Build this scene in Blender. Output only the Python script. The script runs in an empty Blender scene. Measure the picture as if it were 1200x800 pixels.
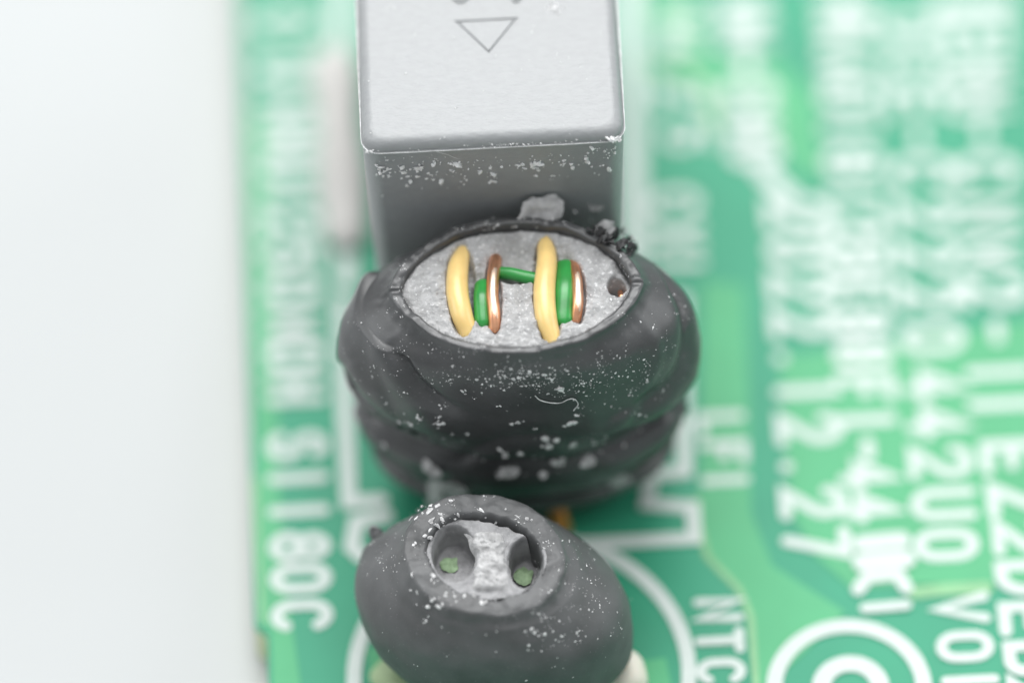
import bpy, bmesh, math, random
import numpy as np
from mathutils import Vector, Matrix, noise as mnoise

# ---------------------------------------------------------------- scene, camera, light
# 1 unit = 1 millimetre.  z = 0 is the upper face of the circuit board, +Y points away.
sc = bpy.context.scene
sc.unit_settings.system = 'METRIC'
sc.unit_settings.scale_length = 0.001
R = math.radians
rnd = random.Random(7)
nrs = np.random.RandomState(11)

TILT, ROLL, DIST, FPX = R(36.0), R(2.9), 200.0, 7663.0     # lens tilt, roll, working distance, focal length in px of a 1200 px frame
fwd = np.array([0.0, math.sin(TILT), -math.cos(TILT)])
up0 = np.array([0.0, math.cos(TILT), math.sin(TILT)])
rt0 = np.array([1.0, 0.0, 0.0])
# clockwise roll of the camera: the world seems turned anticlockwise in the picture
rt = rt0 * math.cos(ROLL) - up0 * math.sin(ROLL)
up = up0 * math.cos(ROLL) + rt0 * math.sin(ROLL)
AIM = np.array([0.0, 0.0, 9.0])                            # middle of the choke's cut-open top
CAM = AIM - DIST * (fwd + (605 - 600) / FPX * rt + (400 - 337) / FPX * up)

cam = bpy.data.cameras.new('camera')
cam.sensor_width = 360.0
cam.lens = FPX / 1200.0 * 360.0
cam.clip_start, cam.clip_end = 1.0, 5000.0
cam.dof.use_dof = True
cam.dof.focus_distance = DIST - 0.25
APERTURE_RADIUS = 7.7
cam.dof.aperture_fstop = cam.lens * 1e-3 / (2 * APERTURE_RADIUS)
cam.dof.aperture_blades = 0
camo = bpy.data.objects.new('camera', cam)
sc.collection.objects.link(camo)
M3 = Matrix(((rt[0], up[0], -fwd[0]), (rt[1], up[1], -fwd[1]), (rt[2], up[2], -fwd[2])))
camo.matrix_world = Matrix.Translation(Vector(CAM)) @ M3.to_4x4()
sc.camera = camo

w = bpy.data.worlds.new('World')
sc.world = w
w.use_nodes = True
w.node_tree.nodes['Background'].inputs[0].default_value = (0.93, 0.97, 1.0, 1)
w.node_tree.nodes['Background'].inputs[1].default_value = 0.46


def softbox(name, loc, target, sx, sy, radiance, col=(1, 1, 1)):
    l = bpy.data.lights.new(name, 'AREA')
    l.shape = 'RECTANGLE'
    l.size, l.size_y = sx, sy
    l.energy = radiance * math.pi * sx * sy
    l.color = col
    o = bpy.data.objects.new(name, l)
    sc.collection.objects.link(o)
    o.location = loc
    o.rotation_euler = (Vector(target) - Vector(loc)).to_track_quat('-Z', 'Y').to_euler()
    return o


softbox('softbox_overhead', (0, 225, 305), (0, 5, 0), 310, 250, 7.0, (1.0, 1.0, 1.0))
softbox('softbox_overhead.001', (0, -5, 400), (0, 0, 0), 320, 230, 3.0, (1.0, 1.0, 1.0))
softbox('softbox_side', (-330, 60, 190), (0, 0, 0), 200, 200, 2.5, (0.97, 0.99, 1.0))
softbox('softbox_side.001', (330, 65, 190), (0, 0, 0), 200, 200, 2.5, (0.97, 0.99, 1.0))

vs = sc.view_settings
vs.view_transform = 'Standard'
vs.look = 'None'
vs.exposure = 0.0
vs.gamma = 1.0
vs.use_curve_mapping = False


# ---------------------------------------------------------------- helpers
def at(u, v, z=0.0):
    """the point of the level z plane that the photograph shows at pixel (u, v)"""
    d = fwd + (u - 600) / FPX * rt + (400 - v) / FPX * up
    t = (z - CAM[2]) / d[2]
    return CAM + t * d


def project(P):
    Q = np.asarray(P, float) - CAM
    dep = Q @ fwd
    return 600 + FPX * (Q @ rt) / dep, 400 - FPX * (Q @ up) / dep, dep


def tag(o, label=None, cat=None, group=None, kind=None):
    for k, val in (('label', label), ('category', cat), ('group', group), ('kind', kind)):
        if val:
            o[k] = val
    return o


def link(o, parent=None):
    sc.collection.objects.link(o)
    if parent is not None:
        o.parent = parent
        o.matrix_parent_inverse = Matrix.Identity(4)
    return o


def empty(name, loc=(0, 0, 0)):
    o = bpy.data.objects.new(name, None)
    o.empty_display_size = 1.0
    o.location = loc
    return link(o)


def mesh(name, verts, faces, mat, parent=None, smooth=True):
    """verts in world coordinates; re-based on the parent's location"""
    V = np.asarray(verts, float)
    if parent is not None:
        V = V - np.array(parent_world(parent))
    me = bpy.data.meshes.new(name)
    me.from_pydata(V.tolist(), [], [tuple(int(i) for i in f) for f in faces])
    me.materials.append(mat)
    if smooth:
        me.polygons.foreach_set('use_smooth', [True] * len(me.polygons))
    me.update()
    return link(bpy.data.objects.new(name, me), parent)


def parent_world(p):
    v = Vector((0, 0, 0))
    while p is not None:
        v += p.location
        p = p.parent
    return v


def fix_normals(o):
    bm = bmesh.new()
    bm.from_mesh(o.data)
    bmesh.ops.recalc_face_normals(bm, faces=bm.faces[:])
    bm.to_mesh(o.data)
    bm.free()
    return o


def nz(x, y, z=0.0):
    return mnoise.noise(Vector((x, y, z)))


def nzs(P, scale, seed=0.0):
    return np.array([mnoise.noise(Vector((p[0] * scale + seed, p[1] * scale - seed, p[2] * scale + 2 * seed))) for p in P])


def sstep(a, b, x):
    t = np.clip((np.asarray(x, float) - a) / (b - a), 0, 1)
    return t * t * (3 - 2 * t)


def grid_faces(nu, nv, wrap_u=True):
    """faces of a grid stored v-major: index = j * nu + i"""
    f = []
    for j in range(nv - 1):
        for i in range(nu if wrap_u else nu - 1):
            k = (i + 1) % nu
            f.append((j * nu + i, j * nu + k, (j + 1) * nu + k, (j + 1) * nu + i))
    return f


def catmull(pts, n):
    """n samples of a Catmull-Rom curve through the rows of pts"""
    P = np.asarray(pts, float)
    P = np.vstack([2 * P[0] - P[1], P, 2 * P[-1] - P[-2]])
    m = len(P) - 3
    out = []
    for s in np.linspace(0, m - 1e-9, n):
        i = int(s)
        t = s - i
        a, b, c, d = P[i], P[i + 1], P[i + 2], P[i + 3]
        out.append(0.5 * (2 * b + (c - a) * t + (2 * a - 5 * b + 4 * c - d) * t * t + (3 * b - a - 3 * c + d) * t ** 3))
    return np.array(out)


def tube(path, radii, seg=16, squash=None, caps=True):
    """tube with rounded ends along path; squash = (horizontal, vertical) factors"""
    P = np.asarray(path, float)
    r = np.asarray(radii, float) * np.ones(len(P))
    if caps:
        d0 = (P[0] - P[1]) / np.linalg.norm(P[0] - P[1])
        d1 = (P[-1] - P[-2]) / np.linalg.norm(P[-1] - P[-2])
        st = [(math.sin(a), math.cos(a)) for a in np.linspace(0.05, math.pi / 2, 6)][:-1]
        pre = [(P[0] + d0 * r[0] * c, r[0] * s) for s, c in st]
        post = [(P[-1] + d1 * r[-1] * c, r[-1] * s) for s, c in reversed(st)]
        P = np.vstack([[q for q, _ in pre], P, [q for q, _ in post]])
        r = np.concatenate([[q for _, q in pre], r, [q for _, q in post]])
    T = np.gradient(P, axis=0)
    T /= np.linalg.norm(T, axis=1)[:, None]
    V = []
    ref = np.array([0, 0, 1.0])
    for p, t, rr in zip(P, T, r):
        a = np.cross(t, ref)
        if np.linalg.norm(a) < 1e-3:
            a = np.array([1.0, 0, 0])
        a /= np.linalg.norm(a)
        b = np.cross(a, t)
        for k in range(seg):
            th = 2 * math.pi * k / seg
            sx, sy = squash or (1, 1)
            V.append(p + rr * (sx * math.cos(th) * a + sy * math.sin(th) * b))
    n = len(P)
    F = grid_faces(seg, n)
    V.append(P[0]); V.append(P[-1])
    for k in range(seg):
        F.append((n * seg, (k + 1) % seg, k))
        F.append((n * seg + 1, (n - 1) * seg + k, (n - 1) * seg + (k + 1) % seg))
    return V, F


def ribbon(pts, width, z, closed=False, capn=6):
    """flat stroke of the given width with round ends"""
    P = np.asarray(pts, float)
    if not closed and len(P) > 3 and np.linalg.norm(P[0] - P[-1]) < 1e-6:
        closed, P = True, P[:-1]
    n = len(P)
    V, F = [], []
    h = width / 2
    dz = 0.0006
    L, Rr = [], []
    for i in range(n):
        if closed:
            a, b, c = P[(i - 1) % n], P[i], P[(i + 1) % n]
        else:
            a, b, c = P[max(i - 1, 0)], P[i], P[min(i + 1, n - 1)]
        d0, d1 = b - a, c - b
        if np.linalg.norm(d0) < 1e-9: d0 = d1
        if np.linalg.norm(d1) < 1e-9: d1 = d0
        d0 = d0 / np.linalg.norm(d0); d1 = d1 / np.linalg.norm(d1)
        n0 = np.array([-d0[1], d0[0]]); n1 = np.array([-d1[1], d1[0]])
        m = n0 + n1
        ln = np.linalg.norm(m)
        m = n0 if ln < 1e-6 else m / ln
        k = h / max(0.5, float(m @ n0))
        L.append(b + m * k); Rr.append(b - m * k)
    for i, p in enumerate(L): V.append((p[0], p[1], z + dz * i))
    for i, p in enumerate(Rr): V.append((p[0], p[1], z + dz * i))
    for i in range(n if closed else n - 1):
        j = (i + 1) % n
        F.append((n + i, n + j, j, i))
    if not closed:
        for end, nb in ((0, 1), (n - 1, n - 2)):
            d = P[end] - P[nb]
            d /= np.linalg.norm(d)
            nn = np.array([-d[1], d[0]])
            base = len(V)
            for k in range(capn + 1):
                a = -math.pi / 2 + math.pi * k / capn
                q = P[end] + h * (math.cos(a) * d + math.sin(a) * nn)
                V.append((q[0], q[1], z + dz * end))
            F.append(tuple(range(base, base + capn + 1)))
    return V, F


def join(parts):
    V, F = [], []
    for v, f in parts:
        b = len(V)
        V.extend(v)
        F.extend(tuple(i + b for i in q) for q in f)
    return V, F


ICO = None


def speck(p, n, s, flat=0.6):
    """a small crumb sitting on a surface at p with normal n"""
    global ICO
    if ICO is None:
        bm = bmesh.new()
        bmesh.ops.create_icosphere(bm, subdivisions=1, radius=1.0)
        ICO = (np.array([v.co[:] for v in bm.verts]), [tuple(v.index for v in f.verts) for f in bm.faces])
        bm.free()
    V = ICO[0] * (0.45 + 1.0 * nrs.rand(len(ICO[0]), 1))
    V = V * np.array([0.6 + 1.1 * nrs.rand(), 0.5 + 0.6 * nrs.rand(), flat])
    a = nrs.rand() * 6.283
    n = n / np.linalg.norm(n)
    t = np.cross(n, [0.3, 0.5, 0.8]); t /= np.linalg.norm(t)
    b = np.cross(n, t)
    t2 = math.cos(a) * t + math.sin(a) * b
    b2 = np.cross(n, t2)
    return (p + s * (V[:, :1] * t2 + V[:, 1:2] * b2 + (V[:, 2:] + 0.25 * flat) * n)).tolist(), ICO[1]


class Surface:
    """vertices and normals of an object's mesh in world space, to set crumbs on"""
    def __init__(self, o):
        me = o.data
        off = np.array(parent_world(o))
        self.P = np.array([v.co[:] for v in me.vertices]) + off
        self.N = np.array([v.normal[:] for v in me.vertices])
        self.u, self.v, self.d = project(self.P)
        view = self.P - CAM
        view /= np.linalg.norm(view, axis=1)[:, None]
        self.face = -(self.N * view).sum(1)

    def pick(self, u, v, tol=5.0):
        d2 = (self.u - u) ** 2 + (self.v - v) ** 2
        ok = np.where((d2 < tol * tol) & (self.face > 0.08))[0]
        if len(ok) == 0:
            return None
        dm = self.d[ok].min()
        ok = ok[self.d[ok] < dm + 0.5]
        i = ok[np.argmin(d2[ok])]
        p, n, dep = self.P[i], self.N[i], self.d[i]
        view = (p - CAM) / np.linalg.norm(p - CAM)
        dl = (u - self.u[i]) / FPX * dep * rt - (v - self.v[i]) / FPX * dep * up
        return p + dl - view * (dl @ n) / min(-0.2, view @ n), n


# ---------------------------------------------------------------- materials
def mat(name, col, rough=0.5, spec=0.5, metal=0.0, var=0.0, vscale=1.0, col2=None, bump=0.0, bscale=5.0,
        bdist=0.05, coat=0.0, coat_rough=0.2, speckle=None, sss=0.0, detail=6, stretch=None):
    m = bpy.data.materials.new(name)
    m.use_nodes = True
    nt = m.node_tree
    b = nt.nodes['Principled BSDF']
    b.inputs['Base Color'].default_value = (*col, 1)
    b.inputs['Roughness'].default_value = rough
    b.inputs['Specular IOR Level'].default_value = spec
    b.inputs['Metallic'].default_value = metal
    b.inputs['Coat Weight'].default_value = coat
    b.inputs['Coat Roughness'].default_value = coat_rough
    if sss:
        b.inputs['Subsurface Weight'].default_value = sss
        b.inputs['Subsurface Radius'].default_value = (0.4, 0.25, 0.12)
        b.inputs['Subsurface Scale'].default_value = 0.5
    tc = nt.nodes.new('ShaderNodeTexCoord')
    src = tc.outputs['Object']
    if stretch:
        mp = nt.nodes.new('ShaderNodeMapping')
        mp.inputs['Scale'].default_value = stretch
        nt.links.new(src, mp.inputs['Vector'])
        src = mp.outputs['Vector']
    colout = None
    if var or col2:
        n = nt.nodes.new('ShaderNodeTexNoise')
        n.inputs['Scale'].default_value = vscale
        n.inputs['Detail'].default_value = detail
        nt.links.new(src, n.inputs['Vector'])
        r = nt.nodes.new('ShaderNodeValToRGB')
        c2 = col2 or tuple(min(1, c * (1 + var)) for c in col)
        c1 = col if col2 else tuple(c * (1 - var) for c in col)
        r.color_ramp.elements[0].position = 0.35
        r.color_ramp.elements[1].position = 0.65
        r.color_ramp.elements[0].color = (*c1, 1)
        r.color_ramp.elements[1].color = (*c2, 1)
        nt.links.new(n.outputs['Fac'], r.inputs['Fac'])
        colout = r.outputs['Color']
    if speckle:                                   # (colour, scale, threshold, amount): fine dust ground into the surface
        sc_, ss, th, am = speckle
        n2 = nt.nodes.new('ShaderNodeTexNoise')
        n2.inputs['Scale'].default_value = ss
        n2.inputs['Detail'].default_value = 4
        n2.inputs['Roughness'].default_value = 0.7
        nt.links.new(src, n2.inputs['Vector'])
        r2 = nt.nodes.new('ShaderNodeMapRange')
        r2.inputs['From Min'].default_value = th
        r2.inputs['From Max'].default_value = th + 0.08
        r2.inputs['To Max'].default_value = am
        nt.links.new(n2.outputs['Fac'], r2.inputs['Value'])
        mx = nt.nodes.new('ShaderNodeMix')
        mx.data_type = 'RGBA'
        if colout:
            nt.links.new(colout, mx.inputs['A'])
        else:
            mx.inputs['A'].default_value = (*col, 1)
        mx.inputs['B'].default_value = (*sc_, 1)
        nt.links.new(r2.outputs['Result'], mx.inputs['Factor'])
        colout = mx.outputs['Result']
    if colout:
        nt.links.new(colout, b.inputs['Base Color'])
    if bump:
        n3 = nt.nodes.new('ShaderNodeTexNoise')
        n3.inputs['Scale'].default_value = bscale
        n3.inputs['Detail'].default_value = 5
        n3.inputs['Roughness'].default_value = 0.6
        nt.links.new(src, n3.inputs['Vector'])
        bp = nt.nodes.new('ShaderNodeBump')
        bp.inputs['Strength'].default_value = bump
        bp.inputs['Distance'].default_value = bdist
        nt.links.new(n3.outputs['Fac'], bp.inputs['Height'])
        nt.links.new(bp.outputs['Normal'], b.inputs['Normal'])
    return m


M = dict(
    table=mat('white_table', (0.475, 0.492, 0.492), 0.7, 0.2, var=0.01, vscale=0.02),
    board=mat('board_green', (0.036, 0.285, 0.165), 0.45, 0.24, var=0.06, vscale=0.25, bump=0.05, bscale=6, bdist=0.02),
    pour=mat('pour_green', (0.080, 0.375, 0.178), 0.45, 0.24, var=0.05, vscale=0.3, bump=0.05, bscale=6, bdist=0.02),
    edge=mat('board_edge', (0.55, 0.62, 0.40), 0.7, 0.3, var=0.1, vscale=2),
    gold=mat('gold_trace', (0.15, 0.39, 0.17), 0.4, 0.5, var=0.08, vscale=1.5),
    silk=mat('silkscreen_white', (0.57, 0.64, 0.605), 0.6, 0.25, var=0.03, vscale=3),
    case=mat('grey_plastic', (0.285, 0.295, 0.30), 0.40, 0.65, var=0.03, vscale=2.0, bump=0.6, bscale=2.8, bdist=0.04,
             stretch=(1.4, 2.6, 2.0)),
    flash=mat('moulding_flash', (0.62, 0.63, 0.63), 0.45, 0.5, var=0.2, vscale=5),
    rubber=mat('black_shrink_sleeve', (0.040, 0.041, 0.042), 0.40, 0.8, col2=(0.060, 0.062, 0.064), vscale=0.7, bump=0.25, bscale=6.0,
               bdist=0.02, speckle=((0.35, 0.35, 0.36), 12.0, 0.63, 0.32)),
    rubber2=mat('charcoal_shrink_sleeve', (0.078, 0.080, 0.081), 0.5, 0.5, col2=(0.104, 0.107, 0.109), vscale=0.9, bump=0.25, bscale=7.0,
                bdist=0.02, speckle=((0.40, 0.40, 0.41), 12.0, 0.63, 0.35)),
    potting=mat('grey_potting', (0.38, 0.38, 0.38), 0.7, 0.35, var=0.16, vscale=2.2, bump=0.8, bscale=9, bdist=0.08,
                speckle=((0.75, 0.75, 0.75), 8.0, 0.57, 0.7)),
    filling=mat('grey_rubber_filling', (0.28, 0.28, 0.285), 0.6, 0.4, var=0.2, vscale=2.5, bump=0.4, bscale=8, bdist=0.05,
                speckle=((0.5, 0.5, 0.5), 7.0, 0.62, 0.5)),
    chalk=mat('chalky_bridge', (0.44, 0.44, 0.44), 0.75, 0.3, var=0.25, vscale=3, bump=0.7, bscale=9, bdist=0.08),
    crumb=mat('pale_crumbs', (0.45, 0.45, 0.45), 0.75, 0.3, var=0.2, vscale=3, bump=0.5, bscale=10, bdist=0.06),
    chip=mat('white_chips', (0.62, 0.62, 0.62), 0.8, 0.3, col2=(0.88, 0.88, 0.88), vscale=4),
    shred=mat('black_shreds', (0.022, 0.022, 0.023), 0.5, 0.5, var=0.3, vscale=3),
    dust=mat('white_dust', (0.38, 0.38, 0.38), 0.85, 0.3, col2=(0.80, 0.80, 0.80), vscale=4),
    yellow=mat('yellow_insulation', (0.78, 0.56, 0.22), 0.3, 0.5, var=0.05, vscale=2, sss=0.25, coat=0.2),
    copper=mat('copper', (0.86, 0.44, 0.26), 0.36, 0.5, metal=1.0, var=0.12, vscale=3),
    shaved=mat('shaved_copper', (0.96, 0.74, 0.58), 0.42, 0.5, metal=1.0, var=0.04, vscale=4),
    green=mat('green_enamel', (0.025, 0.26, 0.05), 0.3, 0.5, var=0.15, vscale=2, coat=0.3),
    palegreen=mat('pale_green_residue', (0.25, 0.36, 0.21), 0.6, 0.4, var=0.15, vscale=4, bump=0.4, bscale=10),
    beige=mat('beige_glue', (0.50, 0.49, 0.47), 0.6, 0.4, var=0.08, vscale=0.8),
    cream=mat('cream_glue', (0.80, 0.76, 0.66), 0.45, 0.5, var=0.04, vscale=1.0, sss=0.2),
    tin=mat('tinned_lead', (0.7, 0.7, 0.68), 0.35, 0.5, metal=1.0, var=0.08, vscale=2),
    olive=mat('greenish_glue', (0.36, 0.48, 0.27), 0.5, 0.5, var=0.06, vscale=1.0),
    orange=mat('orange_lead', (0.62, 0.27, 0.06), 0.4, 0.5, metal=0.6, var=0.1, vscale=3),
)

# ---------------------------------------------------------------- table
BZ = -1.0                      # upper face of the board
TZ = BZ - 1.64
o = mesh('table', [(-900, -900, TZ), (900, -900, TZ), (900, 900, TZ), (-900, 900, TZ)], [(0, 1, 2, 3)], M['table'], smooth=False)
tag(o, kind='structure')

# ---------------------------------------------------------------- circuit board
xl = at(289, 300, BZ)[0]
xs = at(314, 790, BZ)[0]
yn = at(303, 738, BZ)[1]
board = empty('circuit_board', (0, 0, BZ))
tag(board, 'green circuit board with rows of white printed lettering on a white table', 'circuit board')
bx1, by0, by1 = xl + 62.0, -24.0, 58.0
outline = [(xl, by1), (xl, yn + 0.12), (xl + 0.1, yn), (xs, yn - 0.25), (xs, by0), (bx1, by0), (bx1, by1)]
n = len(outline)
bv, bf = [], []
for z, ins in ((BZ - 1.6, 0.04), (BZ - 1.56, 0), (BZ - 0.03, 0), (BZ, 0.04)):
    for i, (x, y) in enumerate(outline):
        cx, cy = (xl + bx1) / 2, (by0 + by1) / 2
        bv.append((x + ins * (1 if x < cx else -1), y + ins * (1 if y < cy else -1), z))
bf = grid_faces(n, 4) + [tuple(range(3 * n, 4 * n)), tuple(reversed(range(n)))]
sub = mesh('substrate', bv, bf, M['board'], board, smooth=False)
sub.data.materials.append(M['edge'])
for p in sub.data.polygons:
    if abs(p.normal.z) < 0.3:
        p.material_index = 1
fix_normals(sub)


def poly_px(name, pix, m, z=0.03):
    """a thin raised copper area with its own small step, corners given where the photograph shows them"""
    z = z + BZ
    P = [at(u, v, z) for u, v in pix]
    top = [(p[0], p[1], z) for p in P]
    bot = [(p[0], p[1], BZ + 0.002) for p in P]
    k = len(P)
    F = [tuple(range(k))] + [(i, (i + 1) % k, k + (i + 1) % k, k + i) for i in range(k)]
    o = mesh(name, top + bot, F, m, board, smooth=False)
    return fix_normals(o)


def px_line(name, pix, width, m, z=0.02, closed=False, sub_n=0):
    z = z + BZ
    P = np.array([at(u, v, z)[:2] for u, v in pix])
    if sub_n:
        P = catmull(P, sub_n)
    V, F = ribbon(P, width, z, closed)
    o = mesh(name, V, F, m, board, smooth=False)
    return o


poly_px('copper_pour', [(292, 120), (318, 150), (322, 300), (327, 560), (336, 690), (352, 800), (352, 900), (322, 900), (318, 742), (307, 730), (300, 500), (294, 250)], M['pour'])
poly_px('copper_pour', [(824, 330), (872, 335), (878, 480), (880, 600), (905, 662), (990, 716), (962, 745), (905, 800), (890, 900), (886, 900), (882, 720), (868, 690), (832, 655), (820, 600)], M['pour'])
poly_px('copper_pour', [(914, 418), (1010, 405), (1180, 380), (1290, 360), (1300, 680), (1068, 684), (1000, 690), (955, 650), (928, 600), (918, 500)], M['pour'])
poly_px('copper_pour', [(760, -10), (815, -10), (835, 70), (905, 70), (955, 110), (962, 210), (935, 205), (890, 120), (815, 110), (800, 70), (765, 40)], M['pour'])
poly_px('copper_pour', [(430, 760), (520, 740), (640, 790), (780, 770), (790, 820), (770, 900), (450, 900)], M['pour'])
px_line('gold_trace', [(816, 585), (818, 612), (829, 652), (866, 690), (880, 722), (886, 800), (890, 880)], 0.22, M['gold'], 0.036)
px_line('gold_trace', [(1072, 694), (1110, 690), (1156, 688)], 0.45, M['gold'], 0.036)
px_line('gold_trace', [(760, 78), (800, 84), (832, 112), (838, 150)], 0.35, M['gold'], 0.036)
px_line('gold_trace', [(298, 560), (302, 640), (307, 728)], 0.15, M['gold'], 0.036)


# --- printed lettering: a stroke font drawn as flat raised ink
def arc(cx, cy, rx, ry, a0, a1, n=10):
    return [(cx + rx * math.cos(R(a)), cy + ry * math.sin(R(a))) for a in np.linspace(a0, a1, n)]


GL = {
    '0': [arc(.3, .68, .3, .32, 0, 180, 8) + arc(.3, .32, .3, .32, 180, 360, 8) + [(.6, .68)]],
    '1': [[(.3, 0), (.3, 1)]],
    '2': [arc(.3, .7, .3, .3, 170, -35) + [(0, 0), (.62, 0)]],
    '4': [[(.42, 0), (.42, 1), (0, .28), (.62, .28)]],
    '5': [[(.56, 1), (.08, 1), (.04, .56)] + arc(.28, .33, .3, .33, 110, -150)],
    '7': [[(0, 1), (.6, 1), (.2, 0)]],
    '8': [arc(.3, .74, .25, .26, -90, 270, 14), arc(.3, .26, .3, .26, 90, 450, 14)],
    'A': [[(0, 0), (.3, 1), (.6, 0)], [(.12, .35), (.48, .35)]],
    'B': [[(0, 0), (0, 1), (.3, 1)] + arc(.32, .75, .24, .25, 80, -80) + arc(.32, .26, .28, .26, 80, -80) + [(0, 0)]],
    'C': [arc(.32, .68, .32, .32, 25, 180, 8) + arc(.32, .32, .32, .32, 180, 335, 8)],
    'D': [[(0, 0), (0, 1), (.25, 1)] + arc(.25, .5, .36, .5, 85, -85, 10) + [(0, 0)]],
    'E': [[(.58, 1), (0, 1), (0, 0), (.58, 0)], [(0.02, .5), (.48, .5)]],
    'F': [[(.58, 1), (0, 1), (0, 0)], [(0.02, .52), (.46, .52)]],
    'G': [arc(.32, .68, .32, .32, 25, 180, 8) + arc(.32, .32, .32, .32, 180, 350, 8) + [(.62, .46), (.38, .46)]],
    'H': [[(0, 0), (0, 1)], [(.6, 0), (.6, 1)], [(0.02, .5), (.58, .5)]],
    'J': [[(.5, 1), (.5, .3)] + arc(.25, .28, .25, .28, 0, -170)],
    'K': [[(0, 0), (0, 1)], [(.58, 1), (.04, .42)], [(.2, .58), (.6, 0)]],
    'L': [[(0, 1), (0, 0), (.56, 0)]],
    'M': [[(0, 0), (0, 1), (.35, .3), (.7, 1), (.7, 0)]],
    'N': [[(0, 0), (0, 1), (.6, 0), (.6, 1)]],
    'P': [[(0, 0), (0, 1), (.3, 1)] + arc(.32, .72, .28, .28, 85, -85) + [(.02, .44)]],
    'S': [arc(.3, .74, .27, .26, 30, 250, 9) + arc(.3, .26, .3, .26, 70, -160, 9)],
    'T': [[(0, 1), (.62, 1)], [(.31, .98), (.31, 0)]],
    'U': [[(0, 1), (0, .3)] + arc(.3, .3, .3, .3, 180, 360) + [(.6, 1)]],
    'V': [[(0, 1), (.3, 0), (.6, 1)]],
    'X': [[(0, 0), (.6, 1)], [(0, 1), (.6, 0)]],
    'Z': [[(0, 1), (.6, 1), (0, 0), (.6, 0)]],
    '-': [[(.1, .5), (.5, .5)]],
    '.': [[(.3, .04), (.3, .06)]],
    '/': [[(0, 0), (.6, 1)]],
}


def lettering(label, items, height, width, stroke, z=0.04):
    """items: (character, u, v) with the character's middle; the lines read away from the far edge, letter tops to +X"""
    z = z + BZ
    for n_, (ch, u, v) in enumerate(items):
        c = at(u, v, z)
        parts = []
        for k, pl in enumerate(GL[ch]):
            P = [(c[0] + (gy - 0.5) * height, c[1] - (gx - 0.3) / 0.6 * width) for gx, gy in pl]
            parts.append(ribbon(np.array(P), stroke, z + 0.007 * (n_ % 2) + 0.0145 * k))
        V, F = join(parts)
        fix_normals(mesh('printed_character', V, F, M['silk'], board, smooth=False))


def column(text, vlist, u_at, v_ref=(0, 700)):
    (ua, ub) = u_at
    return [(c, ua + (ub - ua) * (v - v_ref[0]) / (v_ref[1] - v_ref[0]), v) for c, v in zip(text, vlist) if c != ' ']


lettering('white lettering along the left edge of the board',
          column('CUNHU1250M0H S1180C', [28, 82, 128, 163, 198, 232, 262, 300, 338, 378, 416, 456, 490, 522, 560, 598, 640, 677, 720], (334, 353)),
          1.600, 0.760, 0.379)
lettering('white date lettering in the middle of the board',
          column('2022.12.27', [250, 292, 334, 378, 418, 458, 502, 545, 588, 636], (921, 960)),
          1.814, 0.817, 0.398)
lettering('white part number lettering beside the date',
          column('HKA01812BE88F1-4', [8, 42, 78, 112, 150, 190, 228, 264, 302, 340, 378, 414, 454, 492, 526, 556], (990, 1026)) + [('4', 1022, 594)],
          1.581, 0.760, 0.398)
lettering('white long code lettering ending in zero',
          column('DCE-C2220442U0', [35, 78, 118, 158, 202, 250, 298, 346, 396, 450, 494, 541, 590, 638], (1067, 1113)),
          1.721, 0.874, 0.379)
lettering('white lettering near the right edge ending in two bars',
          column('EHM-CNM2-11', [42, 78, 116, 156, 200, 250, 296, 342, 388, 436, 473], (1143, 1188)),
          1.814, 0.798, 0.398)
lettering('white bold lettering at the right edge of the board',
          [('E', 1186, 535), ('Z', 1194, 585), ('2', 1200, 628), ('D', 1204, 676), ('E', 1208, 724), ('B', 1214, 770), ('2', 1218, 812)],
          1.628, 0.931, 0.398)
lettering('white version lettering V01 above the round mark', [('V', 1126, 712), ('0', 1131, 757), ('1', 1137, 796), ('2', 1140, 832)], 1.488, 0.817, 0.342)
lettering('white designator lettering NTC1 beside the thermistor',
          [('N', 842, 714), ('T', 843, 750), ('C', 845, 785), ('1', 846, 818)], 1.256, 0.627, 0.304)
lettering('white designator lettering CX1 right of the grey capacitor', [('C', 791, 238), ('X', 794, 277), ('1', 796, 308)], 1.349, 0.760, 0.342)
lettering('white designator lettering LF1 right of the black choke', [('L', 845, 497), ('F', 848, 530), ('1', 850, 562)], 1.256, 0.627, 0.323)
lettering('white blurred lettering at the far edge', [('U', 872, 10), ('M', 874, 40), ('-', 876, 74), ('C', 878, 108), ('H', 880, 143), ('0', 885, 178)], 1.395, 0.760, 0.418)
lettering('white blurred pair of letters right of the capacitor', [('N', 800, 20), ('4', 796, 52), ('Z', 798, 112), ('5', 805, 160)], 1.395, 0.760, 0.304)
px_line('silkscreen_mark', [(893, 200), (915, 222), (930, 235)], 0.6, M['silk'], 0.045)
px_line('silkscreen_mark', [(1105, 6), (1180, 4)], 0.75, M['silk'], 0.045)
# recognised-component style mark: a solid block with legs, below the part number
px_line('silkscreen_mark', [(1010, 636), (1056, 632)], 0.62, M['silk'], 0.075)
px_line('silkscreen_mark', [(1012, 658), (1060, 654)], 0.72, M['silk'], 0.085)
px_line('silkscreen_mark', [(1006, 690), (1016, 676), (1052, 672), (1062, 688)], 0.45, M['silk'], 0.065)
px_line('silkscreen_mark', [(1014, 712), (1062, 708)], 0.36, M['silk'], 0.075)


def ring(name, u, v, rad, width, z=0.044, n=64, a0=0, a1=360):
    z = z + BZ
    c = at(u, v, z)
    full = abs(a1 - a0) >= 360
    A = np.linspace(R(a0), R(a1), n, endpoint=not full)
    P = np.array([(c[0] + rad * math.cos(a), c[1] + rad * math.sin(a)) for a in A])
    V, F = ribbon(P, width, z, closed=full)
    return fix_normals(mesh(name, V, F, M['silk'], board, smooth=False))


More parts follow.
